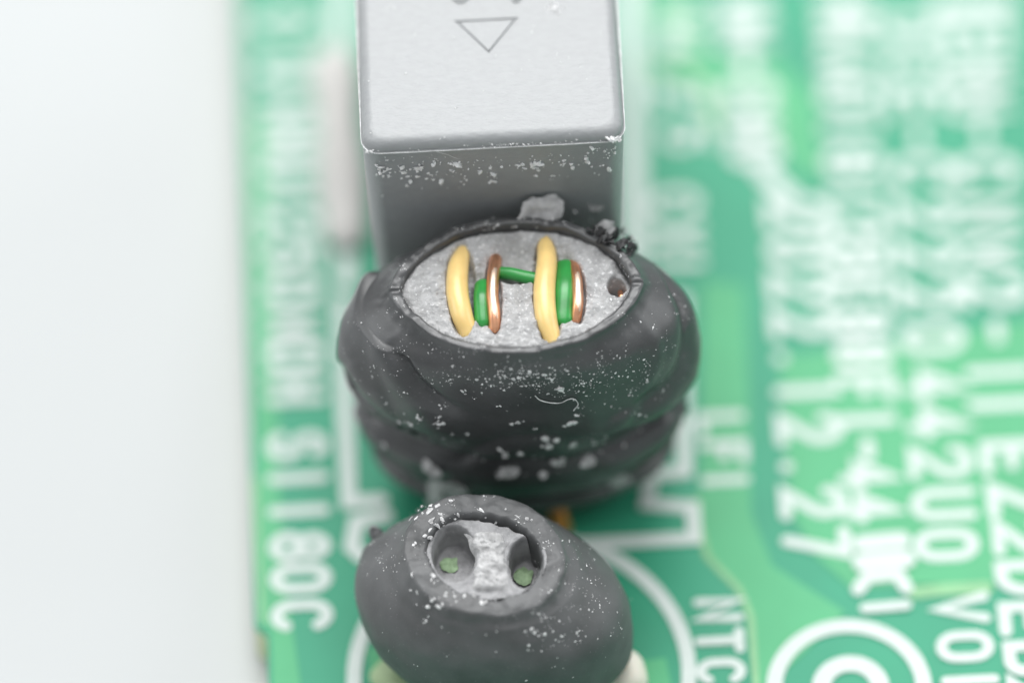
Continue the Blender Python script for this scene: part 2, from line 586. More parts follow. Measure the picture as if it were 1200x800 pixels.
ring('silkscreen_circle', 995, 806, 2.32, 0.50)
ring('silkscreen_circle', 997, 806, 0.92, 0.58)
ring('silkscreen_circle', 611, 790, 5.22, 0.46)
# outline of the choke and the capacitor
px_line('silkscreen_outline', [(400, 350), (404, 480), (409, 588), (446, 586)], 0.50, M['silk'], 0.044)
px_line('silkscreen_outline', [(452, 604), (418, 610), (412, 640), (425, 652)], 0.50, M['silk'], 0.048)
px_line('silkscreen_outline', [(799, 350), (801, 470), (803, 552), (764, 556), (758, 590), (812, 594), (814, 630), (660, 638)], 0.46, M['silk'], 0.044)
px_line('silkscreen_outline', [(738, -40), (742, 150), (746, 300)], 0.72, M['silk'], 0.044)
px_line('silkscreen_outline', [(398, -40), (402, 150), (406, 330)], 0.60, M['silk'], 0.044)

# ---------------------------------------------------------------- beige strip and cream glue
gp = [at(u, v, BZ + 0.25) for u, v in ((391, 74), (395, 110), (399, 160), (402, 215), (405, 272))]
V, F = tube(catmull(gp, 24), 0.74 + 0.07 * np.sin(np.linspace(0, 11, 24)), 18, (1.05, 0.5))
o = mesh('glue_strip', V, F, M['beige'])
tag(fix_normals(o), 'blurred beige grey strip on the board along the left side of the grey capacitor', 'glue')

# ---------------------------------------------------------------- box capacitor
ZC = 12.5
pl, pr = at(424, 181, ZC - 0.38), at(733, 165, ZC - 0.38)
CX0, CX1, CY = pl[0], pr[0], (pl[1] + pr[1]) / 2
CD = 15.0
ccx, ccy, chx, chy = (CX0 + CX1) / 2, CY + CD / 2, (CX1 - CX0) / 2, CD / 2
cap = empty('box_capacitor', (ccx, ccy, BZ))
tag(cap, 'grey moulded box capacitor with an arrow on its top, behind the black choke', 'capacitor')


def rrect(hx, hy, r, n=8):
    out = []
    for sx, sy, a in ((1, 1, 0), (-1, 1, 90), (-1, -1, 180), (1, -1, 270)):
        for k in range(n + 1):
            t = R(a + 90 * k / n)
            out.append((sx * (hx - r) + r * math.cos(t), sy * (hy - r) + r * math.sin(t)))
    return out


prof = [(0.28, BZ + 0.01), (0.26, BZ + 0.06), (0.10, 8.0), (0.03, 11.7), (0.0, 12.09)]
for k in range(0, 9):
    a = R(90 * k / 8)
    prof.append((0.04 + 0.36 * (1 - math.cos(a)), 12.13 + 0.37 * math.sin(a)))
V = []
nr = None
for ins, z in prof:
    loop = rrect(chx - ins, chy - ins, max(0.2, 0.58 - 0.5 * ins))
    nr = len(loop)
    V += [(ccx + x, ccy + y, z) for x, y in loop]
F = grid_faces(nr, len(prof)) + [tuple(range((len(prof) - 1) * nr, len(prof) * nr)), tuple(reversed(range(nr)))]
case = mesh('case', V, F, M['case'], cap)
fix_normals(case)

# pressed-in arrow and letters: cut real pockets into the lid
def cutter(V, F):
    o = mesh('cutter', V, F, M['case'])
    return fix_normals(o)


def prism(pts, z0, z1):
    k = len(pts)
    P = np.array(pts)
    c = P.mean(0)
    V = [(*(c + (p - c) * 0.72), z0) for p in P] + [(*(c + (p - c) * (0.72 + 0.28 * (z1 - z0) / (ZC - z0))), z1) for p in P]
    F = [tuple(range(k)), tuple(range(k, 2 * k))] + [(i, (i + 1) % k, k + (i + 1) % k, k + i) for i in range(k)]
    return V, F


def wall_ring(c, rx, ry, wd, z0, z1, n=40):
    V = []
    for z, wd in ((z0, wd * 0.4), (z1, wd)):
        for s in (1, -1):
            for k in range(n):
                a = 2 * math.pi * k / n
                V.append((c[0] + (rx + s * wd / 2) * math.cos(a), c[1] + (ry + s * wd / 2) * math.sin(a), z))
    F = []
    for k in range(n):
        j = (k + 1) % n
        F += [(k, j, 2 * n + j, 2 * n + k), (n + k, n + j, 3 * n + j, 3 * n + k), (k, j, n + j, n + k), (2 * n + k, 2 * n + j, 3 * n + j, 3 * n + k)]
    return V, F


tri = [at(533, 25, ZC)[:2], at(607, 21, ZC)[:2], at(573, 63, ZC)[:2]]
tc_ = np.mean(tri, axis=0)
Vg, Fg = [], []
for zz, ka, kb in ((ZC - 0.055, 0.97, 0.915), (ZC + 0.1, 1.13, 0.74)):
    for kk in (ka, kb):
        Vg += [(*(tc_ + (np.array(p) - tc_) * kk), zz) for p in tri]
for q in range(3):
    j = (q + 1) % 3
    Fg += [(q, j, 6 + j, 6 + q), (3 + q, 3 + j, 9 + j, 9 + q), (q, j, 3 + j, 3 + q), (6 + q, 6 + j, 9 + j, 9 + q)]
cuts = [cutter(Vg, Fg)]
cO = at(538, -33, ZC)
cuts.append(cutter(*wall_ring(cO, 0.50, 1.25, 0.22, ZC - 0.09, ZC + 0.05)))
cU = at(603, -34, ZC)
cuts.append(cutter(*wall_ring(cU, 0.34, 1.25, 0.22, ZC - 0.09, ZC + 0.05)))
for c in cuts:
    md = case.modifiers.new('cut', 'BOOLEAN')
    md.operation = 'DIFFERENCE'
    md.solver = 'EXACT'
    md.object = c
dg = bpy.context.evaluated_depsgraph_get()
me2 = bpy.data.meshes.new_from_object(case.evaluated_get(dg))
case.modifiers.clear()
case.data = me2
for c in cuts:
    bpy.data.objects.remove(c)
bm = bmesh.new(); bm.from_mesh(case.data)
for e in bm.edges:
    if len(e.link_faces) == 2 and e.calc_face_angle(0) > R(30):
        e.smooth = False
bm.to_mesh(case.data); bm.free()
case.data.polygons.foreach_set('use_smooth', [True] * len(case.data.polygons))

# thin moulding flash that runs round the lid
loop = np.array(rrect(chx + 0.01, chy + 0.01, 0.58, 14))
dense = []
for i in range(len(loop)):
    a, b = loop[i], loop[(i + 1) % len(loop)]
    k = max(1, int(np.linalg.norm(b - a) / 0.12))
    dense += [a + (b - a) * t / k for t in range(k)]
dense = np.array(dense)
k = len(dense)
V = []
segs = 6
for i, p in enumerate(dense):
    nrm = p / np.array([chx, chy]); nrm = np.where(np.abs(nrm) > 0.9, np.sign(nrm), 0); nrm = nrm / (np.linalg.norm(nrm) + 1e-9)
    rr = 0.015 + 0.014 * abs(nz(i * 0.31, 3.1)) + 0.03 * max(0, nz(i * 0.9, 7.7) - 0.35)
    for s in range(segs):
        a = 2 * math.pi * s / segs
        q = p + nrm * rr * math.cos(a)
        V.append((ccx + q[0], ccy + q[1], 12.11 + rr * math.sin(a) + 0.012 * nz(i * 0.2, 1.3)))
F = []
for i in range(k):
    for s in range(segs):
        F.append((i * segs + s, i * segs + (s + 1) % segs, ((i + 1) % k) * segs + (s + 1) % segs, ((i + 1) % k) * segs + s))
fix_normals(mesh('moulding_flash', V, F, M['flash'], cap))
# faint raised line on the front face
yf = CY + 0.03
pts = []
for u, z in ((512, 12.04), (524, 11.87), (540, 11.58), (580, 11.57), (612, 11.58)):
    pts.append((at(u, 180, z)[0], CY + 0.0 + (12.09 - z) * 0.085, z))
V, F = tube(catmull(pts, 20), 0.012, 6)
fix_normals(mesh('moulding_line', V, F, M['flash'], cap))

# ---------------------------------------------------------------- choke
choke = empty('choke_coil', (0, 0, BZ))
tag(choke, 'choke coil in a black shrink sleeve cut open on top, yellow and copper windings showing', 'choke')
NU, NV = 288, 150
profile = [  # z, rx, ry
    (-0.98, 3.5, 1.65), (-0.5, 3.75, 1.85), (0.1, 4.22, 2.2), (0.6, 4.62, 2.5), (1.05, 4.86, 2.72), (1.45, 4.66, 2.62), (1.8, 4.82, 2.76), (2.4, 5.14, 2.96),
    (3.0, 5.20, 2.96), (3.5, 5.02, 2.86), (3.95, 4.90, 2.80),
    (4.4, 5.14, 2.90), (5.1, 5.36, 2.95), (5.9, 5.48, 2.96), (6.7, 5.46, 2.93), (7.4, 5.32, 2.88), (8.0, 4.98, 2.80), (8.4, 4.50, 2.72),
    (8.65, 4.12, 2.65), (8.9, 3.93, 2.58), (9.07, 3.86, 2.52), (9.10, 3.74, 2.42), (9.09, 3.60, 2.32), (9.02, 3.51, 2.26), (8.8, 3.48, 2.24), (8.2, 3.46, 2.24)]
S = catmull(profile, NV)
th = np.arange(NU) * 2 * math.pi / NU
V = np.zeros((NV, NU, 3))
ROTC = R(-1.5)
for j in range(NV):
    z, rx, ry = S[j]
    e = 0.92
    cx = np.sign(np.cos(th)) * np.abs(np.cos(th)) ** e
    pinch = 1.0 + 0.32 * float(sstep(8.2, 9.0, z)) * float(sstep(0.45 * NV, 0.6 * NV, j))
    cy = np.sign(np.sin(th)) * np.abs(np.sin(th)) ** pinch
    V[j, :, 0] = rx * cx
    V[j, :, 1] = ry * cy
    V[j, :, 2] = z
inside = np.arange(NV) / NV
deg = np.degrees(th)
outer = np.arange(NV) < int(NV * 0.80)
for j in range(NV):
    z = S[j][0]
    for i in range(NU):
        p = V[j, i]
        d = 0.06 * nz(p[0] * 0.45, p[1] * 0.45, p[2] * 0.7 + 3) + 0.018 * nz(p[0] * 1.6, p[1] * 1.6, p[2] * 1.9)
        a = deg[i]
        if outer[j]:
            # the outer layer of the sleeve folds over at the front left
            fold = 213 + 9 * (8.4 - z) * 0.55
            dz = 1 - abs(z - 6.6) / 2.6
            if dz > 0:
                d += 0.10 * float(sstep(fold + 3, fold - 2, a)) * float(sstep(150, 185, a)) * float(sstep(0, 0.4, dz))
            d += 0.20 * math.exp(-((a - 186) / 17.0) ** 2 - ((z - 8.55) / 0.5) ** 2) * (1 if j < NV * 0.66 else 0.0)
            foldr = 322 - 10 * (7.5 - z)
            if dz > 0:
                d += 0.08 * math.exp(-((a - foldr) / 4.0) ** 2) * float(sstep(0, 0.5, dz))
            # tight creases running round below the bulge
            wob = 0.35 * math.sin(R(a) * 2 + 0.7) + 0.25 * nz(math.cos(R(a)) * 2, math.sin(R(a)) * 2, 5.0)
            d -= 0.10 * math.exp(-((z - 4.05 - wob) / 0.16) ** 2)
            d += 0.06 * math.exp(-((z - 4.45 - wob) / 0.22) ** 2)
            d -= 0.06 * math.exp(-((z - 1.9 - 1.3 * wob) / 0.12) ** 2)
            d += 0.03 * nz(a * 0.05, z * 4.0, 9.0) * (1 if z < 4 else 0.25)
        else:
            d *= 0.3
        rad = math.hypot(p[0], p[1])
        V[j, i, 0] += p[0] / rad * d
        V[j, i, 1] += p[1] / rad * d
        if j > NV * 0.68:
            # the cut edge is uneven and a little higher at the back
            back = 0.16 * max(0, math.sin(R(a)))
            V[j, i, 2] += (back + 0.10 * nz(math.cos(R(a)) * 6, math.sin(R(a)) * 6, 2.0) + 0.035 * nz(V[j, i, 0] * 4.5, V[j, i, 1] * 4.5, 4.0)) * float(sstep(8.3, 9.0, z))
P = V.reshape(-1, 3).copy()
c_, s_ = math.cos(ROTC), math.sin(ROTC)
P[:, 0], P[:, 1] = P[:, 0] * c_ - P[:, 1] * s_, P[:, 0] * s_ + P[:, 1] * c_
# folds of the shrunk sleeve, pressed in along lines over its front
Nn = np.zeros_like(P).reshape(NV, NU, 3)
G = P.reshape(NV, NU, 3)
du = np.roll(G, -1, 1) - np.roll(G, 1, 1)
dv = np.gradient(G, axis=0)
Nn = np.cross(du, dv)
Nn /= np.linalg.norm(Nn, axis=2)[:, :, None] + 1e-9
Nn = Nn.reshape(-1, 3)
pu, pv, pd = project(P)
vw = (P - CAM) / np.linalg.norm(P - CAM, axis=1)[:, None]
front = (-(Nn * vw).sum(1) > -0.12) & (np.repeat(np.arange(NV), NU) < NV * 0.66)


def press(path, depth, width, ridge, rwidth, side):
    """a groove along the path with a swollen lip on one side of it"""
    C = catmull(np.array(path, float), 60)
    best = np.full(len(P), 1e9); sgn = np.zeros(len(P)); par = np.zeros(len(P))
    for i in range(59):
        a, b = C[i], C[i + 1]
        ab = b - a
        t = np.clip(((pu - a[0]) * ab[0] + (pv - a[1]) * ab[1]) / (ab @ ab), 0, 1)
        dx, dy = pu - a[0] - t * ab[0], pv - a[1] - t * ab[1]
        d = np.hypot(dx, dy)
        m_ = d < best
        best[m_] = d[m_]; sgn[m_] = np.sign(ab[0] * dy - ab[1] * dx)[m_]; par[m_] = (i + t)[m_] / 59
    fade = sstep(-0.05, 0.05, par) * sstep(1.0, 0.72, par)
    on = sgn == side
    off = -depth * np.exp(-(best / width) ** 2)
    off = off + np.where(on, ridge * np.exp(-((best - rwidth) / rwidth) ** 2), 0)
    P[front] += (Nn * (off * fade)[:, None])[front]


press([(447, 300), (450, 345), (461, 395), (480, 438), (514, 470), (565, 492)], 0.24, 6, 0.22, 15, 1)
press([(752, 296), (796, 345), (806, 395), (792, 440), (752, 472), (698, 492)], 0.18, 7, 0.14, 12, -1)
press([(398, 432), (420, 466), (455, 496), (505, 516), (560, 524)], 0.23, 7, 0.14, 14, -1)
press([(822, 438), (798, 470), (755, 500), (700, 518), (650, 524)], 0.23, 7, 0.14, 14, 1)
press([(412, 496), (440, 528), (485, 552), (540, 566)], 0.20, 7, 0.14, 13, -1)
press([(806, 492), (780, 526), (735, 552), (690, 564)], 0.20, 7, 0.14, 13, 1)
press([(540, 540), (575, 520), (640, 512), (700, 530)], 0.07, 8, 0.05, 10, 1)
F = grid_faces(NU, NV)
sleeve = mesh('sleeve', P, F, M['rubber'], choke)
fix_normals(sleeve)
if np.mean(Surface(sleeve).face.reshape(NV, NU)[25:100, 190:240]) < 0:
    sleeve.data.flip_normals()


def heightfield(name, cx, cy, rx, ry, step, fn, m, parent, pw=0.5, ang=0.0):
    nx, ny = int(2 * rx / step) + 2, int(2 * ry / step) + 2
    xs_, ys_ = np.linspace(-rx, rx, nx), np.linspace(-ry, ry, ny)
    idx = -np.ones((ny, nx), int)
    Vv = []
    for j, y in enumerate(ys_):
        for i, x in enumerate(xs_):
            e = max(0.0, 1 - (x / rx) ** 2) ** pw
            q = max((x / rx) ** 2, (y / (ry * e + 1e-9)) ** 2)
            if q <= 1.0:
                idx[j, i] = len(Vv)
                wx, wy = cx + x * math.cos(ang) - y * math.sin(ang), cy + x * math.sin(ang) + y * math.cos(ang)
                Vv.append((wx, wy, fn(wx, wy, (x / rx) ** 2 + (y / ry) ** 2)))
    Ff = []
    for j in range(ny - 1):
        for i in range(nx - 1):
            q = (idx[j, i], idx[j, i + 1], idx[j + 1, i + 1], idx[j + 1, i])
            if min(q) >= 0:
                Ff.append(q)
    return mesh(name, Vv, Ff, m, parent)


ZP = 8.93
PITS = []      # (x, y, half x, half y, depth, sharpness)


def pit(u, v, hu, hv, depth, sharp=0.35):
    p = at(u, v, ZP)
    k = 0.0261
    PITS.append((p[0], p[1], hu * k, hv * k / math.cos(TILT), depth, sharp))


pit(565, 350, 12, 32, 0.30)
pit(600, 304, 26, 20, 0.42, 0.6)
pit(606, 323, 22, 9, 0.25, 0.4)
pit(661, 336, 14, 40, 0.38)
pit(676, 342, 10, 35, 0.32, 0.14)
pit(723, 335, 10.5, 11, 0.9, 0.18)
pit(729, 320, 9, 14, 0.15, 0.5)
pit(541, 340, 17, 52, 0.34, 0.14)
pit(578, 346, 10, 43, 0.30, 0.14)
pit(642, 340, 17, 61, 0.34, 0.14)


def potz(x, y, q):
    z = ZP + 0.05 * (1 - q) + 0.10 * nz(x * 0.7, y * 0.7, 1.0) + 0.07 * nz(x * 2.2, y * 2.2, 4.0) + 0.045 * nz(x * 6.5, y * 6.5, 8.0) + 0.022 * nz(x * 14, y * 14, 3.0)
    z += 0.05 * abs(nz(x * 1.1 + 4, y * 3.2, 7.0))
    for px_, py_, hx, hy, dep, sh in PITS:
        r = math.hypot((x - px_) / hx, (y - py_) / hy)
        if r < 1 + sh:
            jag = 0.10 * nz(x * 5, y * 5, 11)
            z -= dep * (1 - float(sstep(1 - sh, 1 + sh, r + jag)))
    z -= 0.20 * max(0.0, (q - 0.86)) / 0.14
    return z


pot = heightfield('potting', 0, 0.0, 3.56, 2.34, 0.030, potz, M['potting'], choke, 0.62, ROTC)
if pot.data.polygons[100].normal.z < 0:
    pot.data.flip_normals()


def winding(name, pix, zs, r, m, squash=None, n=28):
    P = [np.append(at(u, v, z)[:2], z) for (u, v), z in zip(pix, zs)]
    C = catmull(P, n)
    rad = np.interp(np.linspace(0, 1, n), np.linspace(0, 1, len(r)), r) if isinstance(r, list) else r
    V, F = tube(C, rad, 20, squash)
    o = fix_normals(mesh(name, V, F, m, choke))
    if m is M['copper'] and n > 10:                      # the knife has shaved the top of the bare wire bright
        h = np.max(rad) * (squash[1] if squash else 1)
        V, F = tube(C[5:-3] + np.array([0.015, -0.02, h - 0.035]), 0.10, 14, (1.0, 0.45))
        f = fix_normals(mesh('cut_face', np.array(V), F, M['shaved'], choke))
        f.parent = o
    return o


winding('yellow_wire', [(544, 293), (537, 314), (536, 342), (541, 368), (549, 390)], [8.62, 8.85, 8.92, 8.86, 8.60], [0.24, 0.33, 0.35, 0.34, 0.29], M['yellow'])
winding('yellow_wire', [(639, 284), (641, 306), (638, 340), (640, 372), (649, 402)], [8.66, 8.88, 8.95, 8.88, 8.58], [0.26, 0.32, 0.345, 0.34, 0.26], M['yellow'])
winding('copper_wire', [(581, 305), (578, 324), (577, 346), (579, 366), (580, 384)], [8.72, 8.95, 9.02, 8.96, 8.72], 0.195, M['copper'], (1.0, 1.1))
winding('copper_wire', [(672, 310), (676, 328), (677, 344), (677, 358), (675, 373)], [8.68, 8.90, 8.96, 8.90, 8.68], 0.175, M['copper'], (1.0, 1.1))
winding('green_wire', [(566, 336), (565, 350), (566, 374)], [8.70, 8.84, 8.74], 0.30, M['green'], (0.9, 0.7))
winding('green_wire', [(588, 320), (600, 321), (613, 324), (628, 327)], [8.74, 8.80, 8.82, 8.80], 0.20, M['green'], (1.0, 1.0))
winding('green_wire', [(662, 314), (662, 340), (660, 372)], [8.70, 8.84, 8.70], 0.32, M['green'], (1.0, 0.7))
winding('wire_end', [(727, 343), (728, 348)], [8.35, 8.62], 0.09, M['copper'], n=6)

# lead of the winding, low at the front
lp0 = at(655, 603, BZ + 0.55)
V, F = tube(catmull([lp0 + np.array([-0.15, 0.5, 0.35]), lp0, lp0 + np.array([0.1, -0.12, -0.5])], 12), 0.27, 14)
fix_normals(mesh('lead', V, F, M['orange'], choke))

# torn black shreds along the cut at the back right
surf = Surface(sleeve)
parts = []
for k in range(46):
    u = 690 + 55 * nrs.rand() ** 0.8
    v = 270 + (u - 690) * 0.42 + nrs.randn() * 5.0
    pk = surf.pick(u, v, 12)
    if pk is None:
        continue
    p, nn = pk
    s = 0.07 + 0.11 * nrs.rand()
    parts.append(speck(p + np.array([0, 0, 0.06 + 0.16 * nrs.rand()]), np.array([nrs.randn(), nrs.randn(), 1.2]), s, 0.35))
V, F = join(parts)
tag(mesh('torn_edge', V, F, M['shred'], choke, smooth=False), 'ragged black shreds at the right end of the cut rim', kind='stuff')

# ---------------------------------------------------------------- thermistor
ZT = 4.9
rc = at(567, 650, ZT)
therm = empty('thermistor', (rc[0], rc[1], BZ))
tag(therm, 'charcoal shrink-sleeved thermistor with a cut-open round top, in front of the choke', 'thermistor')
PHI = R(-17)
tp = [  # z, rx, ry, shift x
    (-0.98, 1.9, 1.4, 0.5), (-0.4, 2.3, 1.75, 0.47), (0.050, 2.9, 2.2, 0.42), (0.350, 3.6, 2.65, 0.40), (0.850, 4.12, 2.95, 0.36), (1.600, 4.28, 3.1, 0.20), (2.400, 4.28, 3.08, 0.14), (3.200, 4.05, 2.9, 0.14),
    (3.800, 3.55, 2.66, 0.10), (4.200, 3.08, 2.44, 0.06), (4.520, 2.74, 2.28, 0.02), (4.770, 2.56, 2.18, 0), (4.900, 2.47, 2.10, 0), (4.935, 2.35, 1.98, 0), (4.940, 2.1, 1.75, 0),
    (4.935, 1.92, 1.52, 0), (4.900, 1.82, 1.42, 0), (4.780, 1.76, 1.37, 0), (4.500, 1.74, 1.35, 0), (3.900, 1.74, 1.35, 0)]
NU2, NV2 = 240, 130
S2 = catmull(tp, NV2)
th2 = np.arange(NU2) * 2 * math.pi / NU2
V = []
for j in range(NV2):
    z, rx, ry, sh = S2[j]
    for a in th2:
        x, y = rx * math.cos(a) + sh, ry * math.sin(a)
        d = 0.12 * nz(x * 0.4, y * 0.4, z * 0.5 + 8) + 0.03 * nz(x * 1.7, y * 1.7, z * 1.7)
        # the cut ring is ragged and dips at the right
        ring_w = float(sstep(4.3, 4.8, z)) if j > NV2 * 0.5 else 0
        dzv = ring_w * (-0.10 * math.cos(a) + 0.10 * math.sin(a) + 0.10 * nz(math.cos(a) * 2.2, math.sin(a) * 2.2, rx * 0.6) + 0.05 * nz(x * 3, y * 3, 2.2) + 0.015 * nz(x * 11, y * 11, 5.2))
        if j < NV2 * 0.6:
            d += 0.10 * math.exp(-((math.degrees(a) - 168) / 7) ** 2) * float(sstep(2.1, 3.1, z))      # nub on the left shoulder
            d += 0.015 * math.exp(-((z - 4.25 - 0.2 * math.sin(2 * a)) / 0.18) ** 2)
            d -= 0.015 * math.exp(-((z - 3.95 - 0.2 * math.sin(2 * a)) / 0.18) ** 2)
        rad = math.hypot(x, y)
        d = d * (1 - 0.6 * ring_w) + ring_w * (0.10 * nz(math.cos(a) * 1.8 + 3, math.sin(a) * 1.8, 1.0) + 0.05 * nz(math.cos(a) * 6, math.sin(a) * 6, 6.0))
        x, y = x + x / rad * d, y + y / rad * d
        V.append((rc[0] + x * math.cos(PHI) - y * math.sin(PHI), rc[1] + x * math.sin(PHI) + y * math.cos(PHI), z + dzv))
tsleeve = mesh('sleeve', V, grid_faces(NU2, NV2), M['rubber2'], therm)
fix_normals(tsleeve)
if np.mean(Surface(tsleeve).face.reshape(NV2, NU2)[20:80, int(NU2 * 0.68):int(NU2 * 0.82)]) < 0:
    tsleeve.data.flip_normals()
# small pointed tab on the left shoulder
ts = Surface(tsleeve)
pk = ts.pick(440, 624, 14)
if pk:
    V, F = tube(catmull([pk[0] - pk[1] * 0.15, pk[0] + pk[1] * 0.04 + np.array([-.03, 0, .06]), pk[0] + pk[1] * 0.06 + np.array([-.05, 0, .12])], 8), np.linspace(0.26, 0.10, 8), 10)
    fix_normals(mesh('torn_tab', V, F, M['rubber2'], therm))

TH = []


def tpit(u, v, hu, hv, depth, sh=0.10):
    p = at(u, v, 4.8)
    TH.append((p[0], p[1], hu * 0.0261, hv * 0.0261 / math.cos(TILT), depth, sh))


tpit(532, 648, 25, 31, 1.05, 0.07)
tpit(616, 660, 20, 28, 1.2, 0.07)


def tz(x, y, q):
    z = 4.82 + 0.05 * nz(x * 1.2, y * 1.2, 2.0) + 0.04 * nz(x * 3.6, y * 3.6, 5.0) + 0.02 * nz(x * 9, y * 9, 6.0)
    for px_, py_, hx, hy, dep, sh in TH:
        dx, dy = (x - px_) / hx, (y - py_) / hy
        r = math.hypot(dx, dy)
        if r < 1 + sh + 0.1:
            w_ = 1 - float(sstep(1 - sh, 1 + sh, r + 0.03 * nz(x * 3, y * 3, 1)))
            z -= (dep - 0.25 * max(0, -dy)) * w_
        z += 0.05 * math.exp(-((r - 1.18) / 0.12) ** 2)
    # crescent gap between filling and sleeve at the back right
    a = math.degrees(math.atan2(y - rc[1], x - rc[0]))
    if 5 < a < 118:
        lim = 0.61 + 0.20 * ((a - 60) / 55.0) ** 2 + 0.05 * nz(x * 4, y * 4, 9)
        z -= 0.8 * float(sstep(lim, lim + 0.06, q))
    return z


fil = heightfield('filling', rc[0], rc[1], 1.95, 1.56, 0.022, tz, M['filling'], therm, 0.5, PHI)
if fil.data.polygons[100].normal.z < 0:
    fil.data.flip_normals()


# crumbly pale bridge between the two holes
def bridge():
    Vb = []
    nx, ny = 60, 90
    for j in range(ny):
        t = j / (ny - 1)
        v = 618 + 74 * t
        half = 20 + 6 * abs(t - 0.45) * 2 + 2.5 * nz(t * 7, 2.0)
        mid = 570 + 4 * math.sin(3 * t) + 3 * t
        for i in range(nx):
            s = i / (nx - 1) * 2 - 1
            e = max(0.0, 1 - abs(s) ** 4) * max(0.0, 1 - abs(2 * t - 1) ** 8)
            p = at(mid + half * s + 3.0 * nz(t * 9, s * 2, 3.3), v, 4.95)
            z = 4.62 + 0.42 * e + 0.10 * e * nz(p[0] * 2.5, p[1] * 2.5, 1.0) + 0.07 * e * nz(p[0] * 7, p[1] * 7, 4.0) + 0.03 * e * nz(p[0] * 18, p[1] * 18, 4.0)
            Vb.append((p[0], p[1], z))
    o = mesh('bridge', Vb, grid_faces(nx, ny, False), M['chalk'], therm)
    fix_normals(o)
    if o.data.polygons[50].normal.z < 0:
        o.data.flip_normals()


bridge()
for dx in (-1.9, 2.3):
    q0 = np.array([rc[0] + dx * math.cos(PHI), rc[1] + dx * math.sin(PHI), BZ])
    V, F = tube(catmull([q0 + np.array([0, 0, 1.6]), q0 + np.array([0, 0, 0.8]), q0 + np.array([0, 0, -0.1])], 8), 0.26, 12)
    fix_normals(mesh('lead', V, F, M['tin'], therm))

# cream glue at the thermistor's foot
def blob(name, u, v, rx, ry, rz, z0, m, label):
    z0 = z0 + BZ
    c = at(u, v, z0)
    bm = bmesh.new()
    bmesh.ops.create_uvsphere(bm, u_segments=32, v_segments=20, radius=1)
    Vv = np.array([q.co[:] for q in bm.verts]); Ff = [tuple(q.index for q in f.verts) for f in bm.faces]
    bm.free()
    Vv = Vv * (1 + 0.12 * nzs(Vv, 1.3, 3.0))[:, None] * np.array([rx, ry, rz]) + np.array([c[0], c[1], z0])
    Vv[:, 2] = np.maximum(Vv[:, 2], BZ + 0.01)
    o = mesh(name, Vv, Ff, m)
    return tag(o, label, 'glue')


blob('glue_blob', 731, 792, 0.72, 0.8, 0.9, 0.6, M['cream'], 'white round glue blob at the right foot of the thermistor')
blob('glue_blob', 480, 788, 1.2, 0.8, 0.30, 0.1, M['olive'], 'yellowish green glue patch at the left foot of the thermistor')

# ---------------------------------------------------------------- flakes, fibre and dust
csurf = Surface(sleeve)
tsurf = Surface(tsleeve)


def flake(p, n, size, m, label, seed, elong=1.5, ang=0.4):
    """a curled chip of plastic, thick in the middle with a ragged outline"""
    n = np.array(n, float); n /= np.linalg.norm(n)
    t = np.cross([0, 1.0, 0.2], n); t /= np.linalg.norm(t)
    b = np.cross(n, t)
    nr_, na = 8, 36
    Vv = []
    for side in (1, -1):
        for r in range(nr_):
            rr = (r + 0.0) / (nr_ - 1)
            for a in range(na):
                A = 2 * math.pi * a / na
                ragged = 1 + 0.35 * nz(math.cos(A) * 1.5 + seed, math.sin(A) * 1.5, seed) + 0.16 * nz(math.cos(A) * 5, math.sin(A) * 5, seed + 4)
                x0, y0 = rr * ragged * elong * math.cos(A), rr * ragged * math.sin(A)
                x, y = x0 * math.cos(ang) - y0 * math.sin(ang), x0 * math.sin(ang) + y0 * math.cos(ang)
                hz = 0.22 * x * x * 0.4 + 0.25 * nz(x * 1.4 + seed, y * 1.4, 2) + side * 0.16 * math.sqrt(max(0, 1 - rr ** 2)) + 0.15
                Vv.append(p + size * (x * t + y * b + hz * n))
    Ff = []
    for s in range(2):
        for r in range(nr_ - 1):
            for a in range(na):
                k = (a + 1) % na
                q = [s * nr_ * na + r * na + a, s * nr_ * na + r * na + k, s * nr_ * na + (r + 1) * na + k, s * nr_ * na + (r + 1) * na + a]
                Ff.append(tuple(q if s == 0 else q[::-1]))
    if label is None:
        return Vv, Ff
    o = mesh('plastic_flake', Vv, Ff, m)
    return tag(o, label, 'flake', 'loose plastic flakes around the choke')


for (u, v, z, s, sd) in ((527, 662, 3.80, 0.27, 3.0), (613, 676, 3.68, 0.28, 5.0)):
    vv, ff = flake(at(u, v, z), (0, -0.1, 1.0), s, None, None, sd, 1.1, 0.3)
    mesh('green_residue', vv, ff, M['palegreen'], therm)


def on_front(u, v):
    """point of the capacitor's front face"""
    d = fwd + (u - 600) / FPX * rt + (400 - v) / FPX * up
    t = (CY + 0.12 - CAM[1]) / d[1]
    return CAM + t * d


